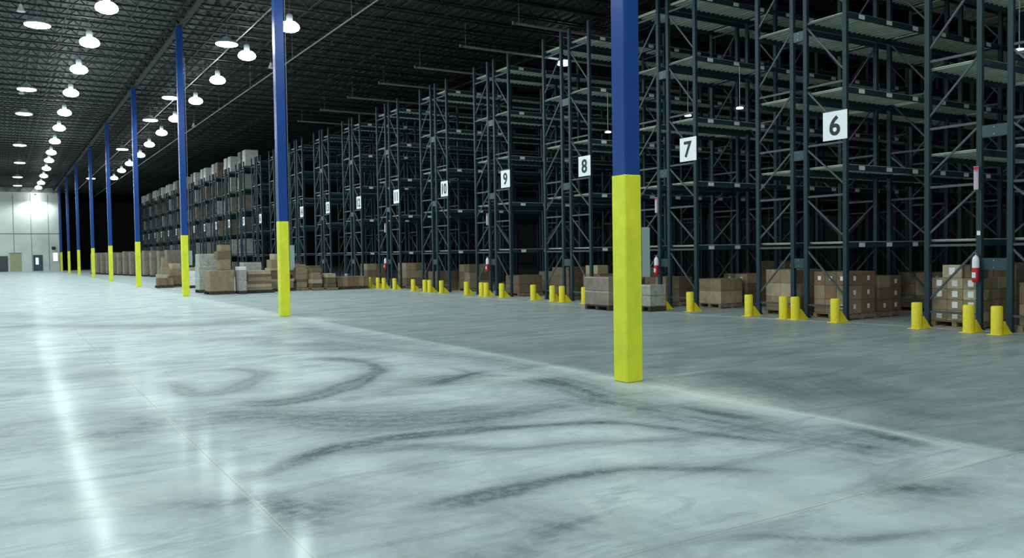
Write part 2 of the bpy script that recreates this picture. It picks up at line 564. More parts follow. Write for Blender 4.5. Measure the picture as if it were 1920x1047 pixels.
# door and openings in the far wall
d1 = struct('door_1', MB().box(4.15, YEND - .06, 0, 5.15, YEND, 2.3, .01), 'door_slate')
put('door_frame', MB().box(4.02, YEND - .09, 0, 4.14, YEND, 2.45).box(5.16, YEND - .09, 0, 5.28, YEND, 2.45).box(4.14, YEND - .09, 2.32, 5.16, YEND, 2.45).mesh('door_frame', 'wall_dark'), d1)
put('window_pane', MB().box(4.35, YEND - .075, 1.0, 4.75, YEND - .06, 2.05).mesh('window_pane', 'glass_pane'), d1)
put('handle', MB().box(5.0, YEND - .12, .98, 5.08, YEND - .06, 1.04).mesh('handle', 'steel'), d1)
d2 = struct('door_2', MB().box(-1.6, YEND - .08, 0, .75, YEND, 2.35, .01), 'door_grey')
dm = MB()
for k in range(5):
    dm.box(-1.58, YEND - .1, .42 * k + .2, .73, YEND - .08, .42 * k + .23)
put('slat', dm.mesh('slat', 'wall_dark'), d2)
pt = tag(put('wall_board', MB().box(1.0, YEND - .06, 0.02, 2.5, YEND - .002, 2.75, .02).mesh('wall_board', 'yellow_panel')), 'pale yellow board on the far wall beside the dark door', 'board')
put('trim_strip', MB().box(.95, YEND - .08, 2.72, 2.55, YEND - .002, 2.82).mesh('trim_strip', 'joint_grey'), pt)
s1 = tag(put('wall_notice', MB().box(6.75, YEND - .05, 1.5, 7.3, YEND - .002, 2.75, .02).mesh('wall_notice', 'lamp_dim')), 'small lilac lit notice at the edge of the far wall', 'sign')
put('notice_rail', MB().box(6.70, YEND - .06, 2.755, 7.35, YEND - .002, 2.82).mesh('notice_rail', 'grey_enamel'), s1)
put('notice_rail', MB().box(6.70, YEND - .06, 1.43, 7.35, YEND - .002, 1.495).mesh('notice_rail', 'grey_enamel'), s1)
s2 = tag(put('alarm_box', MB().box(6.55, YEND - .25, 3.25, 7.05, YEND - .002, 3.7, .03).mesh('alarm_box', 'dark_metal')), 'small dark box high on the far wall above the lilac notice', 'box')
put('lens', MB().lathe([(.12, 0), (.10, -.06), (.03, -.09)], 12, (6.8, YEND - .12, 3.25)).mesh('lens', 'steel'), s2)

# ------------------------------------------------------------------ roof
cm = MB()
prof = []
x = XW
while x < XE:
    prof += [(x, 0), (x + .22, 0), (x + .27, .09), (x + .43, .09)]
    x += .48
n = len(prof)
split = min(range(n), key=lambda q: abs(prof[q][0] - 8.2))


def deck_strip(pr):
    q = len(pr)
    return MB().add([(a, y, ZC + b) for y in (-6, 178) for a, b in pr], [(k, k + 1, q + k + 1, q + k) for k in range(q - 1)])


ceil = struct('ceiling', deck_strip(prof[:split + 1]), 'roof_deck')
put('shaded_deck', deck_strip(prof[split:]).mesh('shaded_deck', 'roof_deck_shaded'), ceil)  # deck above the racks, its shade put into the colour
put('roof_membrane', MB().box(XW, -6, ZC + .12, XE, 178, ZC + .3).mesh('roof_membrane', 'wall_dark'), ceil)
tr = MB()
tr.box(XW, -.05, -.07, XE, .05, 0)
tr.box(XW, -.05, -.76, XE, .05, -.70)
x, k = XW + .1, 0
while x < XE - .8:
    a, b = (-.04, -.72) if k % 2 == 0 else (-.72, -.04)
    tr.bar((x, 0, a), (x + .75, 0, b), .035)
    x += .75; k += 1
jme = tr.mesh('joist', 'joist_steel')
y = -2.6
while y < 146:
    put('joist', jme, ceil, (0, y, ZC - .005))
    y += 1.75
gm = MB()
gm.box(-.11, -6, -.12, .11, 170, 0).box(-.11, -6, -.68, .11, 170, -.58)
y, k = -5.5, 0
while y < 168:
    a, b = (-.08, -.62) if k % 2 == 0 else (-.62, -.08)
    gm.bar((0, y, a), (0, y + .95, b), .06)
    y += .95; k += 1
gme = gm.mesh('girder', 'joist_steel')
for gxx in (7.02, 24.2, 41.4, 58.6):
    put('girder', gme, ceil, (gxx, 0, ZC - .10))
brm = MB().bar((0, -6, 0), (0, 146, 0), .045)
bme = brm.mesh('bridging_bar', 'joist_steel')
for bx in (-6, -3.6, -.4, 2.6, 5.0, 8.6, 11.2, 13.8, 16.6):
    put('bridging_bar', bme, ceil, (bx, 0, ZC - .70))

# ------------------------------------------------------------------ columns
CW = .262
colpx = [(1175.2, 719), (529, 594), (344.5, 556), (257, 538.5), None, None, None, None, None]
COLS = []
for k in range(9):
    yy = 8.35 + 15.24 * k
    COLS.append((6.88, yy))
COLS[1] = (6.72, 23.45)
COLS[2] = (6.80, 38.85)
COLS[3] = (6.84, 54.05)
COLS[4] = (6.90, 69.4)
COLS[5] = (6.98, 84.6)
ct = ['nearest steel column, blue above a tall yellow guard, standing alone before the racks']
ct += ['%s steel column of the line counting from the camera, blue above a yellow guard' % ORD[k] for k in range(2, 10)]
col0 = thing('steel_column', ct[0], 'column', (0, 0, 0), 0, 'blue and yellow steel columns')
col0['kind'] = 'thing'
put('blue_shaft', MB().box(0, 0, 0.02, CW, CW, ZC - .84, .012).mesh('blue_shaft', 'column_blue'), col0)
ym = MB().box(-.008, -.008, 0.0, CW + .008, CW + .008, 2.72, .016)
put('yellow_guard', ym.mesh('yellow_guard', 'guard_yellow'), col0)
put('cap_plate', MB().box(-.006, -.006, ZC - .838, CW + .006, CW + .006, ZC - .80).mesh('cap_plate', 'column_blue'), col0)
for k, (cx, cy) in enumerate(COLS):
    o = col0 if k == 0 else copy_tree(col0, None, None, None, ct[k])
    o.location = (cx, cy, 0)

# electrical panels on the hidden side of the first three columns
pt = ['grey electrical cabinet on the side of the nearest blue and yellow column',
      'grey electrical cabinet on the side of the second column',
      'grey electrical cabinet on the side of the third column']
pn = thing('mounted_electrical_cabinet', pt[0], 'electrical cabinet', (0, 0, 0), 0, 'electrical cabinets on the columns')
put('cabinet_body', MB().box(0, .0, 0, .135, .26, .655, .006).mesh('cabinet_body', 'grey_enamel'), pn)
put('cabinet_door', MB().box(.136, .012, .015, .146, .248, .64, .004).mesh('cabinet_door', 'grey_enamel'), pn)
put('latch', MB().box(.147, .03, .3, .16, .05, .38).mesh('latch', 'steel'), pn)
put('conduit', MB().cyl((.05, .13, .655), (.05, .13, 9.2), .016, 10).mesh('conduit', 'steel'), pn)
for k in range(3):
    o = pn if k == 0 else copy_tree(pn, None, None, None, pt[k])
    o.location = (COLS[k][0] + CW + .020, COLS[k][1] + .002, 1.375)

# ------------------------------------------------------------------ pallet racks
XF = 16.9
BAY = 3.35
DEP = 1.22
PW, PD = .105, .09
LEV = [1.85, 3.68, 5.50, 7.25, 8.98]
HZ = [.32, 1.74, 2.98, 4.22, 5.65, 7.2, 8.75]
TOP = 9.45
post_me = MB().box(0, -PW / 2, .012, .02, PW / 2, TOP).box(.02, -PW / 2, .012, PD, -PW / 2 + .02, TOP).box(.02, PW / 2 - .02, .012, PD, PW / 2, TOP).box(PD - .012, -.022, .012, PD, .022, TOP).mesh('post', 'rack_paint')
foot_me = MB().box(-.03, -.09, 0, PD + .03, .09, .012).bar((.02, .075, 0), (.02, .075, .05), .03, .03, 6).bar((.07, -.075, 0), (.07, -.075, .05), .03, .03, 6).mesh('foot_plate', 'rack_paint')


def brace_mesh(sgn):
    """frame lacing between posts at y=0 (aisle side) and y=sgn*DEP (flue side): diagonals rise to the flue post"""
    b = MB()
    i = PW / 2 + .001
    for z in HZ:
        b.bar((.045, sgn * i, z), (.045, sgn * (DEP - i), z), .035, .05)
    for z0, z1 in zip(HZ[:-1], HZ[1:]):
        b.bar((.045, sgn * i, z0 + .22), (.045, sgn * (DEP - i), z1 - .05), .032, .04)
    return b.mesh('bracing', 'brace_steel')


BR = {1: brace_mesh(1), -1: brace_mesh(-1)}
BL = BAY - PD - .004
beam_me = MB().box(PD + .002, -.022, -.13, PD + .002 + BL, .022, 0).box(PD + .002, .022, -.13, PD + .002 + BL, .03, -.09).mesh('beam', 'rack_paint')
conn_me = MB().box(PD + .003, -.028, -.19, PD + .012, .03, .05).mesh('connector', 'rack_paint')
dk = MB()
dk.box(PD + .02, -DEP / 2 + .06, .003, PD + BL - .02, DEP / 2 - .06, .018)
xx = PD + .06
while xx < PD + BL - .1:
    dk.box(xx, -DEP / 2 + .06, -.028, xx + .055, DEP / 2 - .06, .003)
    xx += .20
deck_me = dk.mesh('deck', 'deck_galv')
lab_me = MB().box(-.11, -.004, -.05, .11, 0, .05).mesh('location_label', 'label_white')
bolt_me = MB().bar((-.006, 0, 0), (.008, 0, 0), .03, .03, 6).mesh('bolt', 'steel')


def rack(label, y_aisle, sgn, bays, labels, group, feet):
    """single deep run of pallet racking; sgn=+1: aisle face is the low-Y side"""
    t = thing('pallet_rack', label, 'pallet rack', (XF, y_aisle, 0), 0, group)
    for k in range(bays + 1):
        fr = put('upright_frame', BR[sgn], t, (k * BAY, 0, 0))
        put('post', post_me, fr, (0, sgn * PW / 2, 0))
        put('post', post_me, fr, (0, sgn * (DEP - PW / 2), 0))
        if feet and k == 0:
            put('foot_plate', foot_me, fr, (0, sgn * PW / 2, 0))
            put('foot_plate', foot_me, fr, (0, sgn * (DEP - PW / 2), 0))
    for k in range(bays):
        for z in LEV:
            for yy in (PW / 2, DEP - PW / 2):
                bm_ = put('beam', beam_me, t, (k * BAY, sgn * yy, z))
                if labels and yy < .5 and k < labels and sgn > 0:
                    for q in range(3):
                        put('location_label', lab_me, bm_, (.62 + q * 1.07, -.023, -.065))
            put('deck', deck_me, t, (k * BAY, sgn * DEP / 2, z))
    return t


# row centre, flue, bays, labelled bays
ROWS = {5: (9.03, .50, 4), 6: (13.79, .30, 5), 7: (18.73, .32, 7), 8: (23.73, .38, 8), 9: (28.9, .38, 8), 10: (34.15, .36, 6), 11: (39.43, .36, 5)}
for nrow in range(12, 29):
    ROWS[nrow] = (39.43 + 5.12 * (nrow - 11), .36, {12: 4, 13: 3, 14: 3, 15: 2}.get(nrow, 1))
FACES = {}
for nrow, (yc, fl, bays) in ROWS.items():
    ya = yc - fl / 2 - DEP            # aisle face of the near rack
    yb = yc + fl / 2 + DEP            # aisle face of the far rack
    FACES[nrow] = (ya, yc - fl / 2, yc + fl / 2, yb)
    if nrow == 5:
        nm = ('dark blue-grey rack run at the picture edge beside the row with the extinguisher placard',
              'dark blue-grey rack run above the white-labelled cartons, with a fire extinguisher on its post')
    else:
        nm = ('dark blue-grey rack run that carries white sign %s' % NUMW[nrow],
              'dark blue-grey rack run backing onto the rack with sign %s, on its far side' % NUMW[nrow])
    g = 'rows of dark pallet racking'
    rack(nm[0], ya, 1, bays, 3 if nrow <= 8 else (1 if nrow < 13 else 0), g, nrow < 16)
    rack(nm[1], yb, -1, bays, 0, g, nrow < 16)
    # row spacers tie the two runs back to back
    if nrow < 14:
        for z in (1.35, 4.02, 6.95):
            sp = put('row_spacer', MB().extrude([(.008, -.12), (.07, -.12), (.07, -.108), (.02, -.108), (.02, .108), (.07, .108), (.07, .12), (.008, .12)], (-fl / 2 + .004, fl / 2 - .004), 'y').mesh('row_spacer', 'spacer_paint'), None, (XF, yc, z))
            tag(sp, 'blue spacer bracket %s between the back-to-back posts of row %s' % ({1.35: 'near the floor', 4.02: 'at mid height', 6.95: 'high up'}[z], NUMW[nrow]), 'bracket', 'row spacers between rack posts')
            for q in (-.07, .07):
                put('bolt', bolt_me, sp, (0, 0, q))

# ------------------------------------------------------------------ aisle signs


def text_mesh(txt, h, depth, bold):
    cu = bpy.data.curves.new('t', 'FONT')
    cu.body = txt
    cu.size = h * 1.42
    cu.align_x, cu.align_y = 'CENTER', 'CENTER'
    cu.extrude = depth
    cu.offset = bold
    o = bpy.data.objects.new('t', cu)
    COL.objects.link(o)
    dg = bpy.context.evaluated_depsgraph_get()
    me = bpy.data.meshes.new_from_object(o.evaluated_get(dg))
    bpy.data.objects.remove(o)
    v = np.empty(len(me.vertices) * 3); me.vertices.foreach_get('co', v)
    v = v.reshape(-1, 3)
    c = (v.max(0) + v.min(0)) / 2
    v -= c
    if len(txt) == 2:
        v[:, 0] *= .86
    # lay text into the sign plane: text x -> -Y (reads from the -X side), text y -> Z
    out = np.stack([-v[:, 2], -v[:, 0], v[:, 1]], 1)
    me.vertices.foreach_set('co', out.ravel())
    me.materials.clear(); me.materials.append(MAT['sign_black'])
    me.update()
    return me


board_me = MB().box(-.006, -.335, -.34, .006, .335, .34, .003).mesh('board', 'sign_white')
for nrow in range(6, 29):
    ya = FACES[nrow][0]
    sg = thing('aisle_sign', 'white aisle sign with a black %s, on the end of its rack' % NUMW[nrow], 'sign', (XF - .012, ya + .30, 4.62), 0, 'numbered aisle signs')
    put('board', board_me, sg)
    tme = text_mesh(str(nrow), .44, .004, .014)
    tme.name = 'numeral'
    put('numeral', tme, sg, (-.010, 0, 0))
    if nrow < 13:
        put('bracket', MB().box(.006, -.30, .2, .011, .30, .24).box(.006, -.30, -.24, .011, .30, -.2).mesh('bracket', 'steel'), sg)

# ------------------------------------------------------------------ bollards
bol = thing('guard_post', '', 'guard post', (0, 0, 0))
put('post', MB().lathe([(.105, .015), (.105, .53), (.098, .548), (.08, .556)], 20).mesh('post', 'bollard_yellow', True), bol)
put('base_plate', MB().box(-.13, -.13, 0, .36, .13, .015, .003).mesh('base_plate', 'bollard_yellow'), bol)
put('gusset', MB().extrude([(.10, .015), (.36, .015), (.30, .06), (.10, .26)], (-.10, .10), 'y').mesh('gusset', 'bollard_yellow'), bol)
BPX = {5: [(1869, 623), (1816, 617), (1719, 613)], 6: [(1566, 603), (1491, 599), (1469, 598), (1404, 594)],
       7: [(1294, 585), (1241, 581), (1229, 581), (1180, 579)], 8: [(1096, 573), (1054, 570.5), (1036, 569.5), (1000, 567)],
       9: [(941, 561), (912, 559), (903, 558.5), (875, 556)], 10: [(828, 551), (806, 550), (797, 549), (775, 547)],
       11: [(740, 544.5), (720, 543), (709, 542.5), (693, 541)]}
POSN = {4: ['at the near corner of', 'before the near back post of', 'before the far back post of', 'at the far corner of'],
        3: ['nearest the extinguisher on the right of', 'before the extinguisher of', 'at the far corner of']}
first = True
for nrow, L in BPX.items():
    for j, (px, py) in enumerate(L):
        d = _ray(px, py)
        p = CP + d * ((16.28 - CP.x) / d.x)
        ln = 'yellow guard post %s the %s' % (POSN[len(L)][j], 'labelled carton bay' if nrow == 5 else 'rack row marked %s' % NUMW[nrow])
        o = bol if first else copy_tree(bol)
        first = False
        o['label'] = ln
        o['group'] = 'yellow guard posts along the rack ends'
        o.location = (p.x, p.y, 0)

# ------------------------------------------------------------------ extinguishers and their placards
ex = thing('fire_extinguisher', '', 'fire extinguisher', (0, 0, 0))
put('cylinder', MB().lathe([(.06, 0), (.078, .02), (.08, .06), (.08, .30), (.076, .32)], 20).mesh('cylinder', 'red_enamel', True), ex)
put('upper_shell', MB().lathe([(.079, .32), (.08, .33), (.078, .50), (.06, .56), (.03, .585), (.025, .60)], 20).mesh('upper_shell', 'white_enamel', True), ex)
put('data_label', MB().box(-.088, -.045, .10, -.074, .045, .22).mesh('data_label', 'label_white'), ex)
put('valve', MB().cyl((0, 0, .60), (0, 0, .66), .02, 10).box(-.09, -.012, .645, .03, .012, .662).mesh('valve', 'steel'), ex)
put('hose', MB().cyl((-.02, .02, .63), (-.05, .09, .52), .012, 8).cyl((-.05, .09, .52), (-.04, .095, .25), .012, 8).mesh('hose', 'black_rubber'), ex)
put('wall_hook', MB().box(.03, -.02, .56, .115, .02, .60).mesh('wall_hook', 'steel'), ex)
plc = thing('placard', '', 'sign', (0, 0, 0))
put('panel', MB().extrude([(-.10, -.045), (0, -.004), (0, .004), (-.10, .045), (-.104, .04), (-.008, 0), (-.104, -.04)], (0, .47), 'z').mesh('panel', 'placard_pink'), plc)
put('red_band', MB().box(-.106, -.046, .40, -.101, .046, .455).mesh('red_band', 'red_enamel'), plc)
first = True
for nrow, yy in ((5, FACES[5][2] + PW / 2), (7, FACES[7][2] + PW / 2), (9, FACES[9][2] + PW / 2), (11, FACES[11][2] + PW / 2)):
    a = ex if first else copy_tree(ex)
    b = plc if first else copy_tree(plc)
    first = False
    a.location = (XF - .105, yy, .98)
    a.scale = (.85, .85, .92)
    b.location = (XF - .006, yy, 2.86)
    where = 'the rack post beside the white-labelled cartons' if nrow == 5 else 'the middle rack post in the row marked %s' % NUMW[nrow]
    a['label'] = 'red fire extinguisher with white top on ' + where
    b['label'] = 'tall narrow pinkish white placard on ' + where
    a['group'], b['group'] = 'fire extinguishers on rack posts', 'placards above the extinguishers'
tg = tag(put('post_tag', MB().box(-.008, -.035, -.045, -.001, .035, .045, .002).mesh('post_tag', 'label_white'), None, (XF, FACES[5][2] + PW / 2, 1.98)), 'small white tag on the post above the extinguisher beside the white-labelled cartons', 'tag')
put('tag_clip', MB().box(-.012, -.01, .035, -.001, .01, .055).mesh('tag_clip', 'steel'), tg)

# ------------------------------------------------------------------ pallets and cartons
pb = MB()
for k in range(3):
    pb.box(-.60, -.5 + k * .45, .022, .60, -.40 + k * .45, .115)
pb2 = MB()
for k in range(7):
    pb2.box(-.6 + k * .184, -.5, .115, -.6 + k * .184 + .096, .5, .135)
pb3 = MB()
for k in range(3):
    pb3.box(-.6 + k * .55, -.5, 0, -.5 + k * .55, .5, .022)
PME = {}
for nm in ('wood', 'dark_wood'):
    PME[nm] = (pb.mesh('stringers', nm), pb2.mesh('deck_boards', nm), pb3.mesh('bottom_boards', nm))
PROTO = {}


def pallet(label, x, y, z=0, rz=0, m='wood', group='wooden pallets under the loads', sx=1.0, sy=1.0):
    if m not in PROTO:
        t = thing('wooden_pallet', label, 'pallet', (x, y, z), rz, group)
        put('stringers', PME[m][0], t); put('deck_boards', PME[m][1], t); put('bottom_boards', PME[m][2], t)
        PROTO[m] = t
    else:
        t = copy_tree(PROTO[m], None, (x, y, z), rz, label, group)
    t.scale = (sx, sy, 1)
    return t


CME = {}


def carton_me(sx, sy, sz, m):
    k = (round(sx, 3), round(sy, 3), round(sz, 3), m)
    if k not in CME:
        b = MB().box(-sx / 2, -sy / 2, 0, sx / 2, sy / 2, sz, min(.008, sz * .05))
        b.box(-sx / 2 + .01, -.0035, sz, sx / 2 - .01, .0035, sz + .0015)
        CME[k] = b.mesh('carton', m)
    return CME[k]


LME = {}


def label_me(wd, hg):
    k = (wd, hg)
    if k not in LME:
        LME[k] = MB().box(-.003, -wd / 2, -hg / 2, 0, wd / 2, hg / 2).mesh('label', 'label_white')
    return LME[k]


TME = {}


def tape_me(sx, sz):
    k = (round(sx, 3), round(sz, 3))
    if k not in TME:
        TME[k] = MB().box(-sx / 2 - .002, -.025, sz - .07, -sx / 2, .025, sz).box(-sx / 2 - .002, -.025, sz + .0005, sx / 2, .025, sz + .0025).mesh('tape', 'tape')
    return TME[k]


def carton(label, x, y, z, sx, sy, sz, m='carton_tan', rz=0, group=None, lab=None, tape=False):
    o = put('carton', carton_me(sx, sy, sz, m), None, (x, y, z), rz)
    tag(o, label, 'carton', group)
    if lab:
        put('label', label_me(*lab), o, (-sx / 2 - .0005, 0, sz * .52))
    if tape:
        put('tape', tape_me(sx, sz), o)
    return o


COLN = ['nearest', 'second', 'third', 'fourth', 'fifth']
LAYN = ['bottom', 'second', 'third', 'fourth', 'fifth', 'sixth']


def load(where, x0, y0, x1, y1, z0, nx_, ny_, nz_, h, mats, lab=None, group=None, pal='wood', z_base=0, gap=.006, skip=(), labskip=0.0, tape=False, side=None):
    """a pallet of cartons filling x0..x1, y0..y1; every carton an object, hidden inner ones left out"""
    cx, cy = (x0 + x1) / 2, (y0 + y1) / 2
    if pal:
        pallet('wooden pallet under ' + where, cx, cy, z_base, 0, pal, sx=(x1 - x0 + .04) / 1.2, sy=(y1 - y0 + .02) / 1.0)
    sx, sy = (x1 - x0) / nx_ - gap, (y1 - y0) / ny_ - gap
    for k in range(nz_):
        for i in range(nx_):
            for j in range(ny_):
                if 0 < i < nx_ - 1 and 0 < j < ny_ - 1 and k < nz_ - 1:
                    continue
                if (i, j, k) in skip:
                    continue
                ln = '%s layer carton in %s, %s across, %s deep' % (LAYN[k], where, ORD[ny_ - j], ORD[i + 1])
                x = x0 + (i + .5) * (x1 - x0) / nx_
                y = y0 + (j + .5) * (y1 - y0) / ny_
                has = lab and i == 0 and random.random() >= labskip
                c_ = carton(ln, x + random.uniform(-.004, .0), y, z_base + .1365 + k * (h + .003) + z0, sx, sy, h, random.choice(mats), 0, group, lab if has else None, tape and i == 0)
                if side and j == 0 and random.random() < .8:
                    put('label', label_me(*side), c_, (0, -sy / 2 - .0005, h * .52), PI / 2)


# loads on the floor inside the racks, from the nearest row outward
load('the white-labelled load by the extinguisher', XF + .18, 9.42, XF + 1.28, 10.44, 0, 3, 3, 4, .225, ['carton_tan', 'carton_pale', 'carton_tan'], (.12, .13), 'white-labelled cartons', labskip=.1)
carton('pale carton lying on top of the white-labelled load by the extinguisher', XF + .42, 10.02, .1365 + 4 * .228 + .002, .38, .42, .27, 'carton_pale', .0, 'white-labelled cartons', (.13, .15))
carton('darker carton on top of the white-labelled load, next to its pale carton', XF + .44, 9.62, .1365 + 4 * .228 + .002, .36, .30, .24, 'carton_brown', .0, 'white-labelled cartons', None)
load('the dark load behind the extinguisher', XF + 1.62, 9.42, XF + 2.7, 10.40, 0, 2, 2, 3, .40, ['carton_brown'], None, 'dark cartons behind the extinguisher')
load('the plain load at the picture edge', XF + .15, 7.68, XF + 1.2, 8.62, 0, 2, 2, 2, .42, ['carton_brown', 'carton_tan'], None, 'plain cartons at the picture edge')
# row 6 far side: plain tan tall load
load('the plain load left of sign six', XF + .2, 14.06, XF + 1.3, 15.02, 0, 2, 2, 3, .345, ['carton_pale', 'carton_tan', 'carton_tan'], None, 'plain tan cartons in row 6', tape=True)
load('the rust load under sign six', XF + .15, 12.5, XF + 1.2, 13.46, 0, 2, 3, 3, .335, ['carton_rust', 'carton_brown', 'carton_tan'], (.09, .10), 'cartons under the 6 sign', labskip=.5, side=(.09, .11))
load('the tan load deeper in row six', XF + 1.35, 12.5, XF + 2.25, 13.46, 0, 2, 2, 3, .29, ['carton_tan', 'carton_brown'], None, 'cartons deeper in row 6', side=(.09, .11))
load('the dim load deep in row six', XF + 3.6, 12.5, XF + 4.7, 13.46, 0, 3, 2, 3, .30, ['carton_brown', 'carton_tan'], None, 'cartons deeper in row 6', side=(.09, .11))
load('the dimmest load in row six', XF + 5.0, 12.5, XF + 6.1, 13.46, 0, 3, 2, 3, .29, ['carton_brown'], None, 'cartons deeper in row 6', side=(.09, .11))
# labels seen on the aisle side of the deeper row 6 loads
# row 7
load('the middle load in row seven', XF + 1.95, 17.25, XF + 3.05, 18.2, 0, 2, 2, 3, .28, ['carton_brown', 'carton_tan'], (.09, .10), 'middle cartons in row 7', tape=True)
load('the dark tall load in row seven', XF + 3.6, 17.25, XF + 4.7, 18.2, 0, 2, 2, 4, .30, ['carton_brown'], None, 'dark cartons in row 7', side=(.09, .11))
load('the low plain load in row seven', XF + .9, 17.3, XF + 1.8, 18.2, 0, 2, 2, 2, .36, ['carton_tan', 'carton_pale'], None, 'low cartons in row 7')
load('the back load in row seven', XF + .3, 18.98, XF + 1.4, 19.95, 0, 2, 2, 2, .38, ['carton_tan', 'carton_brown'], None, 'low cartons in row 7')
# row 8
load('the load under sign eight', XF + .3, 22.25, XF + 1.4, 23.2, 0, 2, 2, 2, .40, ['carton_tan', 'carton_brown'], None, 'cartons in row 8')
load('the load left of sign eight', XF + .3, 24.05, XF + 1.4, 25.1, 0, 2, 2, 3, .34, ['carton_brown'], None, 'cartons in row 8')
load('the deeper load in row eight', XF + 1.9, 22.25, XF + 3.0, 23.2, 0, 2, 2, 3, .33, ['carton_brown', 'carton_tan'], None, 'cartons in row 8')
# row 9
load('the load under sign nine', XF + .3, 27.4, XF + 1.4, 28.4, 0, 2, 2, 2, .34, ['carton_brown', 'carton_rust'], None, 'cartons in row 9')
load('the tan load in row nine', XF + 1.9, 27.4, XF + 3.0, 28.4, 0, 2, 2, 2, .40, ['carton_tan'], None, 'cartons in row 9')
# row 10
load('the tan load under sign ten', XF + 1.0, 32.7, XF + 2.1, 33.7, 0, 2, 2, 3, .36, ['carton_tan', 'carton_brown'], None, 'cartons in row 10')
load('the load left of sign ten', XF + .3, 34.5, XF + 1.4, 35.5, 0, 2, 2, 2, .38, ['carton_brown'], None, 'cartons in row 10')
load('the load under sign eleven', XF + .3, 38.0, XF + 1.4, 39.0, 0, 2, 2, 3, .38, ['carton_brown', 'carton_tan'], None, 'cartons in row 11')
load('the load under sign twelve', XF + .3, 43.2, XF + 1.4, 44.2, 0, 2, 2, 3, .36, ['carton_brown', 'carton_tan'], None, 'cartons in row 12')


# wrapped loads -----------------------------------------------------
def wrapped_me(sx, sy, sz, m, seed, nl=4):
    """a film wrapped stack: slightly uneven layers with bulging sides"""
    r = random.Random(seed)
    pts = []
    N = 16
    vs, fs = [], []
    prof = []
    for k in range(nl):
        o = r.uniform(-.012, .012)
        prof += [(k * sz / nl + .005, -.012 + o), (k * sz / nl + .03, o), ((k + 1) * sz / nl - .03, o), ((k + 1) * sz / nl - .005, -.012 + o)]
    for z, o in prof:
        for q in range(N):
            side, t = divmod(q, 4)
            t = t / 4
            a, b = sx / 2 + o, sy / 2 + o
            p = [(-a + 2 * a * t, -b), (a, -b + 2 * b * t), (a - 2 * a * t, b), (-a, b - 2 * b * t)][side]
            w_ = r.uniform(-.008, .008) if t else -.004
            vs.append((p[0] * (1 + w_), p[1] * (1 + w_), z))
    for i in range(len(prof) - 1):
        for q in range(N):
            fs.append((i * N + q, i * N + (q + 1) % N, (i + 1) * N + (q + 1) % N, (i + 1) * N + q))
    fs.append(tuple(range(N))[::-1]); fs.append(tuple(range((len(prof) - 1) * N, len(prof) * N)))
    return MB().add(vs, fs).mesh('wrapped_stack', m)


WP = {}


def wrapped(label, x, y, z, sx, sy, sz, m, group, seed=0, pal='wood', nl=4, rz=0):
    k = (round(sx, 2), round(sy, 2), round(sz, 2), m, seed, pal)
    if k not in WP:
        t = thing('pallet_load', label, 'pallet load', (x, y, z), rz, group)
        pm = MB()
        for q in range(3):
            pm.box(-sx / 2, -sy / 2 + q * (sy - .1) / 2, 0, sx / 2, -sy / 2 + .1 + q * (sy - .1) / 2, .115)
        pm.box(-sx / 2, -sy / 2, .115, sx / 2, sy / 2, .135)
        put('pallet', pm.mesh('pallet', pal), t)
        put('wrapped_stack', wrapped_me(sx - .04, sy - .04, sz, m, seed, nl), t, (0, 0, .136))
        WP[k] = t
        return t
    return copy_tree(WP[k], None, (x, y, z), rz, label, group)


# loaded rows far down the hall
mats_hi = ['film_white', 'film_white', 'film_brown', 'film_white']
LVN = ['floor', 'first shelf', 'second shelf', 'third shelf', 'fourth shelf', 'top shelf']
for nrow in range(17, 29):
    ya, y1, y2, yb = FACES[nrow]
    for li, z in enumerate([0.0] + [q + .02 for q in LEV]):
        for side, yc in (('near', (ya + y1) / 2), ('far', (y2 + yb) / 2)):
            if (nrow * 7 + li * 3 + (side == 'far') * 5) % 11 == 0 and li not in (5,):
                continue
            if nrow == 17 and side == 'near' and li in (1, 2, 3, 4):
                continue
            seed = (nrow + li * 2 + (side == 'far')) % 3
            m_ = mats_hi[(nrow * 3 + li + (side == 'far') * 2) % 4] if li == 5 else ['film_brown', 'stretch_film', 'film_dark'][(nrow + li + (side == 'far')) % 3]
            hgt = {5: 1.32, 0: 1.15}.get(li, 1.24)
            wrapped('wrapped pallet load on the %s of the %s run of the rack marked %s' % (LVN[li], side, NUMW[nrow]), XF + .72, yc, z, 1.1, 1.0, hgt, m_, 'wrapped loads in the far racks', seed)

# tall wrapped loads standing in a row beyond the third column
for k in range(13):
    t = k / 12
    wrapped('tall brown wrapped load, %s from the far end of the standing row' % ORD[k + 1], 9.3 + 3.4 * t, 106.5 - 29.5 * t, 0, 1.2, 1.3, 2.2 + .1 * math.sin(k * 2.3), 'film_brown', 'tall wrapped loads standing in a row', k % 3, 'dark_wood', 5)

# staging area between columns and racks ------------------------------
wrapped('big plain carton load with a pale wrapped side, tallest of the staging area', 8.6, 40.0, 0, 1.15, 1.25, .98, 'carton_tan', 'staged loads', 1, 'dark_wood', 1)
st = 'stack on top of the tallest staged load'
zz = .136 + .98 + .004
for i, (dx, dy, sx, sy, sz, mm) in enumerate([(.05, -.05, .52, .62, .5, 'carton_tan'), (.0, -.1, .62, .52, .36, 'carton_brown'), (.08, -.02, .46, .5, .30, 'carton_tan')]):
    carton('%s carton of the %s' % (['lowest', 'middle', 'highest'][i], st), 8.75 + dx, 40.0 + dy, zz, sx, sy, sz, mm, .1 * i, 'cartons on the tallest staged load', tape=True)
    zz += sz + .004
wrapped('pale film-wrapped bundle behind the tallest staged load', 8.6, 42.3, 0, 1.1, 1.0, 1.75, 'stretch_film', 'staged loads', 2, 'dark_wood', 3)
wrapped('narrow pale wrapped bundle right of the tallest staged load', 9.42, 39.3, 0, .36, .8, .95, 'stretch_film', 'staged loads', 0, 'dark_wood', 2)
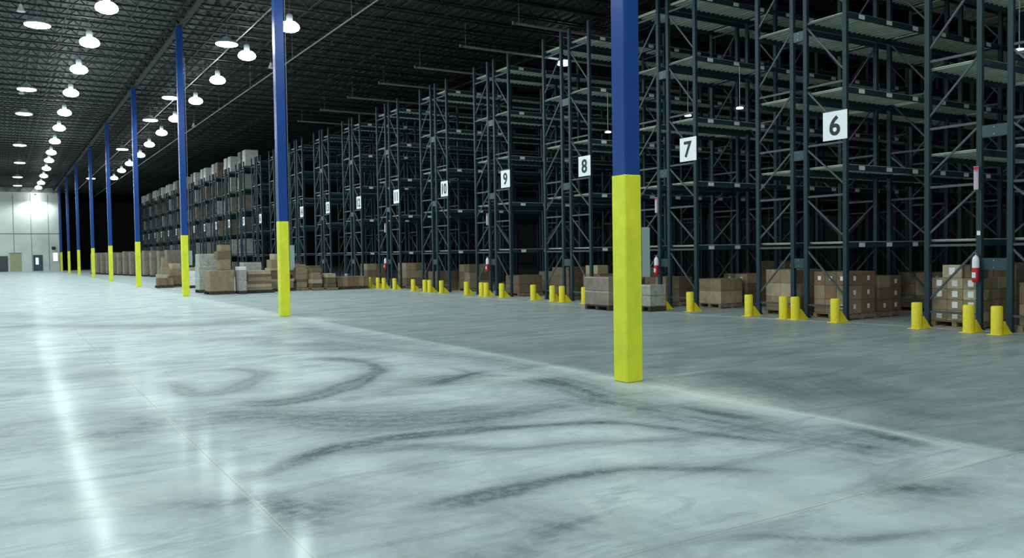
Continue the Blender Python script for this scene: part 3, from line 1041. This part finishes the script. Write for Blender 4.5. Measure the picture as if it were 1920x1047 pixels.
carton('glossy white carton on the narrow pale bundle', 9.42, 39.3, .136 + .95 + .014, .34, .55, .16, 'label_white', .05, 'small staged cartons')
# flattened piles right of it
px0, py0 = 10.3, 39.9
pallet('dark pallet under the flat carton pile beside the second column', px0, py0, 0, 0, 'dark_wood', sx=1.15, sy=1.1)
zz = .1365
for i in range(6):
    sx, sy, sz = 1.20 - .03 * i, 1.05, [.13, .16, .12, .2, .12, .17][i]
    carton('%s flat carton in the pile beside the second column' % ['bottom', 'second', 'third', 'fourth', 'fifth', 'top'][i], px0 + random.uniform(-.04, .04), py0, zz, sx, sy, sz, ['carton_tan', 'carton_pale', 'carton_rust', 'carton_tan', 'carton_brown', 'carton_pale'][i], random.uniform(-.05, .05), 'flat cartons beside the second column')
    zz += sz + .004
px0, py0 = 11.66, 41.0
pallet('dark pallet under the tall mixed pile partly behind the second column', px0, py0, 0, 0, 'dark_wood', sx=1.1, sy=1.1)
zz = .1365
for i, (sx, sy, sz, mm) in enumerate([(1.1, 1.05, .34, 'carton_tan'), (1.15, 1.05, .12, 'carton_pale'), (1.0, 1.0, .42, 'carton_brown'), (1.12, 1.0, .12, 'carton_pale'), (.95, .95, .40, 'carton_tan'), (.6, .7, .28, 'carton_pale')]):
    carton('%s carton of the tall mixed pile partly behind the second column' % ['bottom', 'second', 'third', 'fourth', 'fifth', 'topmost'][i], px0 + random.uniform(-.05, .05), py0, zz, sx, sy, sz, mm, random.uniform(-.08, .08), 'cartons of the tall mixed pile')
    zz += sz + .004
wrapped('leaning pale bundle behind the flat carton pile', 10.7, 42.6, 0, .9, .9, 1.3, 'stretch_film', 'staged loads', 1, 'dark_wood', 3)
# messy tan pile right of the second column
NM = ['by the column', 'in its middle', 'by the low brown load', 'at its back left', 'at its back right']
for q, (px0, py0, lim) in enumerate([(12.66, 40.9, 1.25), (13.28, 40.4, 1.0), (13.9, 40.0, .75), (12.7, 42.4, 1.45), (13.8, 42.3, 1.1)]):
    pallet('wooden pallet under the messy tan pile, %s' % NM[q], px0, py0, 0, 0, 'wood' if q < 3 else 'dark_wood', sx=.49 if q < 3 else .8, sy=.95)
    zz, i = .1365, 0
    while zz < lim and i < 6:
        sx, sy, sz = random.uniform(.40, .55) * (1 if q < 3 else 1.5), random.uniform(.6, .88), random.choice([.12, .2, .28, .34])
        carton('%s carton of the messy tan pile, %s' % (['bottom', 'second', 'third', 'fourth', 'fifth', 'sixth'][i], NM[q]), px0 + random.uniform(-.015, .015), py0 + random.uniform(-.05, .05), zz, sx, sy, sz, random.choice(['carton_pale', 'carton_tan', 'carton_brown', 'carton_tan']), random.uniform(-.03, .03), 'cartons of the messy tan pile')
        zz += sz + .004
        i += 1
# low brown load
pallet('dark pallet under the low brown carton load', 15.10, 40.3, 0, 0, 'dark_wood', sx=1.3, sy=1.0)
for i in range(6):
    carton('brown carton of the low load before the racks, %s from the left' % ORD[i + 1], 14.40 + i * .28, 40.3, .1365, .272, .98, .50, ['carton_rust', 'carton_tan', 'carton_rust'][i % 3], 0, 'cartons of the low brown load')
# pale mound
wrapped('pale wrapped mound between the second and third columns', 9.35, 49.4, 0, 1.05, 1.0, .85, 'film_white', 'staged loads', 2, 'dark_wood', 2)
carton('pale crushed carton on the wrapped mound', 9.3, 49.3, .136 + .85 + .014, .8, .7, .16, 'carton_pale', .2, 'small staged cartons')
# carton cluster left of third column
pallet('wooden pallet under the small carton cluster beside the third column', 7.95, 51.2, 0, 0, 'dark_wood', sx=.75, sy=.9)
for i, (dx, dy, z, sx, sy, sz, mm, wd) in enumerate([(-.18, -.1, .1365, .5, .6, .42, 'carton_rust', 'lower front'), (.29, .15, .1365, .35, .45, .41, 'carton_tan', 'lower back'), (-.15, -.05, .562, .55, .6, .22, 'carton_pale', 'middle'), (.05, 0, .786, .45, .55, .42, 'carton_tan', 'upper'), (.02, 0, 1.21, .3, .35, .55, 'carton_tan', 'topmost')]):
    carton('%s carton of the small cluster beside the third column' % wd, 7.95 + dx, 51.2 + dy, z, sx, sy, sz, mm, 0, 'cartons of the small cluster')
pallet('wooden pallet under the second carton cluster, behind the third column', 8.75, 52.6, 0, 0, 'dark_wood', sx=.8, sy=.9)
zz = .1365
for i, (sx, sy, sz, mm) in enumerate([(.85, .8, .5, 'carton_rust'), (.7, .7, .4, 'carton_tan'), (.5, .6, .34, 'carton_pale')]):
    carton('%s carton of the second cluster, behind the third column' % ['bottom', 'middle', 'top'][i], 8.75, 52.6, zz, sx, sy, sz, mm, .08 * i, 'cartons of the second cluster')
    zz += sz + .004
# wrapped load at the rack front behind the nearest column
wrapped('brown wrapped load on a black pallet, half hidden by the nearest column', 15.35, 19.35, 0, 1.05, 1.15, .84, 'film_brown', 'loads standing before the racks', 2, 'dark_wood', 2)
wrapped('grey wrapped load right of the nearest column', 15.75, 18.05, 0, .6, .7, .62, 'stretch_film', 'loads standing before the racks', 1, 'dark_wood', 2)
# pale cartons under the 8 sign, standing on the load in the rack
carton('pale carton on top of the load under sign eight', XF + .6, 22.8, .1365 + 2 * .403 + .002, .5, .6, .3, 'carton_pale', .1, 'small staged cartons')
# upright pale tube in front of the low load
tb = tag(put('cardboard_tube', MB().lathe([(.09, 0), (.09, .75), (.07, .75), (.07, .02)], 14).mesh('cardboard_tube', 'stretch_film'), None, (15.4, 41.6, 0)), 'upright pale tube behind the low brown load', 'tube')
put('end_ring', MB().lathe([(.095, .70), (.095, .73)], 14).mesh('end_ring', 'label_white'), tb)

# ------------------------------------------------------------------ lights
ZL = 11.2
bell = thing('bell_light', '', 'lamp', (0, 0, 0))
put('ballast', MB().lathe([(.06, .52), (.11, .50), (.13, .44), (.13, .26), (.13, .205)], 20).mesh('ballast', 'grey_enamel', True), bell)
put('glowing_bowl', MB().lathe([(.12, .20), (.26, .17), (.37, .08), (.41, -.03), (.37, -.12), (.25, -.19), (.08, -.22)], 24).mesh('glowing_bowl', 'lamp_glow', True), bell)
put('hanger', MB().cyl((0, 0, .52), (0, 0, ZC - ZL), .012, 6).mesh('hanger', 'steel'), bell)
disc = thing('disc_light', '', 'lamp', (0, 0, 0))
put('shade', MB().lathe([(.08, .30), (.16, .28), (.22, .16), (.42, .10), (.49, .0), (.49, -.015)], 24).mesh('shade', 'grey_enamel', True), disc)
put('glowing_lens', MB().lathe([(.47, -.016), (.47, -.05), (.40, -.075), (.05, -.085)], 24).mesh('glowing_lens', 'lamp_disc', True), disc)
put('hanger', MB().cyl((0, 0, .30), (0, 0, ZC - ZL), .01, 6).mesh('hanger', 'steel'), disc)

LS = {}


def spot(kind, energy, ang, blend, col=LAMP):
    k = kind
    if k not in LS:
        l = bpy.data.lights.new(kind, 'SPOT')
        l.energy = energy; l.spot_size = math.radians(ang); l.spot_blend = blend
        l.color = col; l.shadow_soft_size = .30
        LS[k] = l
    return LS[k]


BELL_W, DISC_W, DEEP_W = 460, 190, 35
used = {'b': False, 'd': False}


def lamp(kind, x, y, label, group, watts=None, z=ZL):
    src = bell if kind == 'b' else disc
    o = src if not used[kind] else copy_tree(src)
    used[kind] = True
    o['label'] = label; o['group'] = group
    o.location = (x, y, z)
    l = bpy.data.objects.new('lamp_beam', spot('bell_beam' if kind == 'b' else 'disc_beam', BELL_W if kind == 'b' else DISC_W, 178 if kind == 'b' else 160, .45))
    COL.objects.link(l)
    if watts:
        l.data = l.data.copy()
        l.data.energy = watts
    l.location = (x, y, z - (.60 if kind == 'b' else .42))
    return o


LEFT_PX = [(200, 14), (168, 79), (148, 130), (133, 174), (121, 211), (111, 240), (103, 265), (96, 286), (92, 301), (87, 316), (82, 330), (77, 343), (72, 352)]
RIGHT_PX = [(543, 50), (463, 104), (408, 150), (367, 189), (328, 223), (303, 249), (280, 271), (263, 291), (243, 307), (228, 320), (214, 334)]
kk = 0
for yy in (27.6, 20.6, 13.6, 6.6, -.4):
    kk += 1
    lamp('b', 3.6, yy, 'bell lamp overhead outside the picture, above the open floor', 'bell lamps left of the columns')
    lamp('b', -3.6, yy, 'added bell lamp overhead outside the picture, above the floor by the left wall', 'added bell lamps by the left wall')  # near end of the added lamp row
    lamp('b', 10.3, yy, 'bell lamp overhead outside the picture, above the rack-side floor', 'bell lamps right of the columns')
for k, (px, py) in enumerate(LEFT_PX):
    p = at_z(px, py, ZL)
    lamp('b', p.x, p.y, 'glowing bell lamp left of the columns, %s from the top of the picture' % ORD[k + 1], 'bell lamps left of the columns')
lamp('b', 4.55, 144.45, 'bell lamp hanging close before the far wall, casting a bright patch on it', 'bell lamps left of the columns', 950)
for q in range(16):  # unseen lamp row, added to brighten the far wall and left floor
    lamp('b', -3.6, 34.6 + 7.2 * q, 'added bell lamp outside the picture, in the unseen row by the left wall', 'added bell lamps by the left wall')
for k, (px, py) in enumerate(RIGHT_PX):
    p = at_z(px, py, ZL)
    lamp('b', p.x, p.y, 'glowing bell lamp right of the columns, %s from the top of the picture' % ORD[k + 1], 'bell lamps right of the columns')
for k, (px, py) in enumerate([(70, 46), (50, 167), (45, 213), (37, 272), (37, 305), (33, 332), (33, 348)]):
    p = at_z(px, py, ZL)
    lamp('d', p.x, p.y, 'flat disc lamp at the left picture edge, %s from the top' % ORD[k + 1], 'flat disc lamps at the left edge')
for k, (px, py) in enumerate([(425, 82), (320, 183), (282, 225), (233, 280), (185, 335)]):
    p = at_z(px, py, ZL)
    lamp('d', min(p.x, 9.15), p.y, 'flat disc lamp beside the column line, %s from the top' % ORD[k + 1], 'flat disc lamps beside the columns')
# dim lamps glimpsed deep between the racks
for k, (px, py, pl, q, wd) in enumerate([(1058, 119, 'z', ZL, 'above the 8 sign'), (1140, 248, 'y', FACES[8][0] - .08, 'left of the nearest column'),
                                         (1387, 203, 'y', FACES[7][0] - .08, 'between the 7 and 6 signs'), (1290, 217, 'x', XF + 1.4, 'just above the 7 sign'), (1911, 95, 'x', XF + 1.3, 'at the right picture edge')]):
    d = _ray(px, py)
    ax = 'xyz'.index(pl)
    p = CP + d * ((q - CP[ax]) / d[ax])
    above = [z for z in LEV if z - .2 > p.z]
    top = (above[0] - (.13 if pl == 'y' else .03)) if above and pl != 'z' else ZC
    t = thing('hanging_lamp', 'small lilac lamp glimpsed between the racks %s' % wd, 'lamp', tuple(p), 0, 'dim lamps glimpsed between the racks')
    rr = 1.0 if pl == 'z' else .30
    put('glowing_lens', MB().lathe([(.05 * rr, .12 * rr), (.30 * rr, .10 * rr), (.36 * rr, 0), (.34 * rr, -.06 * rr), (.05 * rr, -.07 * rr)], 20).mesh('glowing_lens', 'lamp_disc' if k in (0, 4) else 'lamp_dim', True), t)
    put('hanger', MB().cyl((0, 0, .12 * rr), (0, 0, top - p.z - .004), .010, 6).mesh('hanger', 'steel'), t)
    if pl == 'z':
        l = bpy.data.objects.new('lamp_beam', spot('deep_beam', DEEP_W, 150, .5))
        COL.objects.link(l)
        l.location = (p.x, p.y, p.z - .4)

# ------------------------------------------------------------------ pipes under the roof
for k, (px, py) in enumerate([(963.5, 43.2), (864.3, 86.1), (779.3, 125.8), (712, 155.8), (653.5, 182.4), (602, 206), (560, 227)]):
    p = at_z(px, py, 11.6)
    t = thing('sprinkler_pipe', 'grey sprinkler pipe above the aisle, %s from the nearest column' % ORD[k + 1], 'pipe', (p.x, p.y, 11.6), 0, 'sprinkler pipes above the rack aisles')
    put('pipe_run', MB().cyl((0, 0, 0), (22, 0, 0), .065, 10).mesh('pipe_run', 'pipe_steel', True), t)
    put('end_cap', MB().cyl((-.06, 0, 0), (.06, 0, 0), .085, 10).mesh('end_cap', 'steel', True), t)
    for q in (.25, 6, 12, 18):
        put('hanger_rod', MB().cyl((q, 0, .05), (q, 0, ZC - 11.6), .012, 6).mesh('hanger_rod', 'pipe_steel'), t)
for xx, zz, wd in ((9.75, 11.95, 'nearer the column line'), (12.3, 11.3, 'nearer the racks')):
    t = thing('water_pipe', 'long thin pipe running down the hall under the roof, %s' % wd, 'pipe', (xx, 0, zz), 0, 'long pipes under the roof')
    put('pipe_run', MB().cyl((0, 14, 0), (0, 144, 0), .035, 8).mesh('pipe_run', 'steel', True), t)
    hm = MB()
    for q in range(16, 144, 8):
        hm.cyl((0, q, .03), (0, q, ZC - zz), .008, 5)
    put('hanger_rods', hm.mesh('hanger_rods', 'pipe_steel'), t)
for k, (px, py, wd) in enumerate([(39, 14, 'in the top left corner'), (363, 234, 'beside the third column'), (508, 122, 'left of the second column'), (40, 171, 'beside a flat disc lamp at the left edge')]):
    p = at_z(px, py, 11.6)
    t = thing('ceiling_speaker', 'small grey pendant horn speaker %s' % wd, 'speaker', (p.x, p.y, 11.6), 0, 'small pendant speakers')
    put('horn', MB().lathe([(.05, .12), (.07, .02), (.13, -.10), (.16, -.16), (.10, -.12)], 16).mesh('horn', 'white_enamel', True), t)
    put('stem', MB().cyl((0, 0, .12), (0, 0, ZC - 11.6), .012, 6).mesh('stem', 'steel'), t)
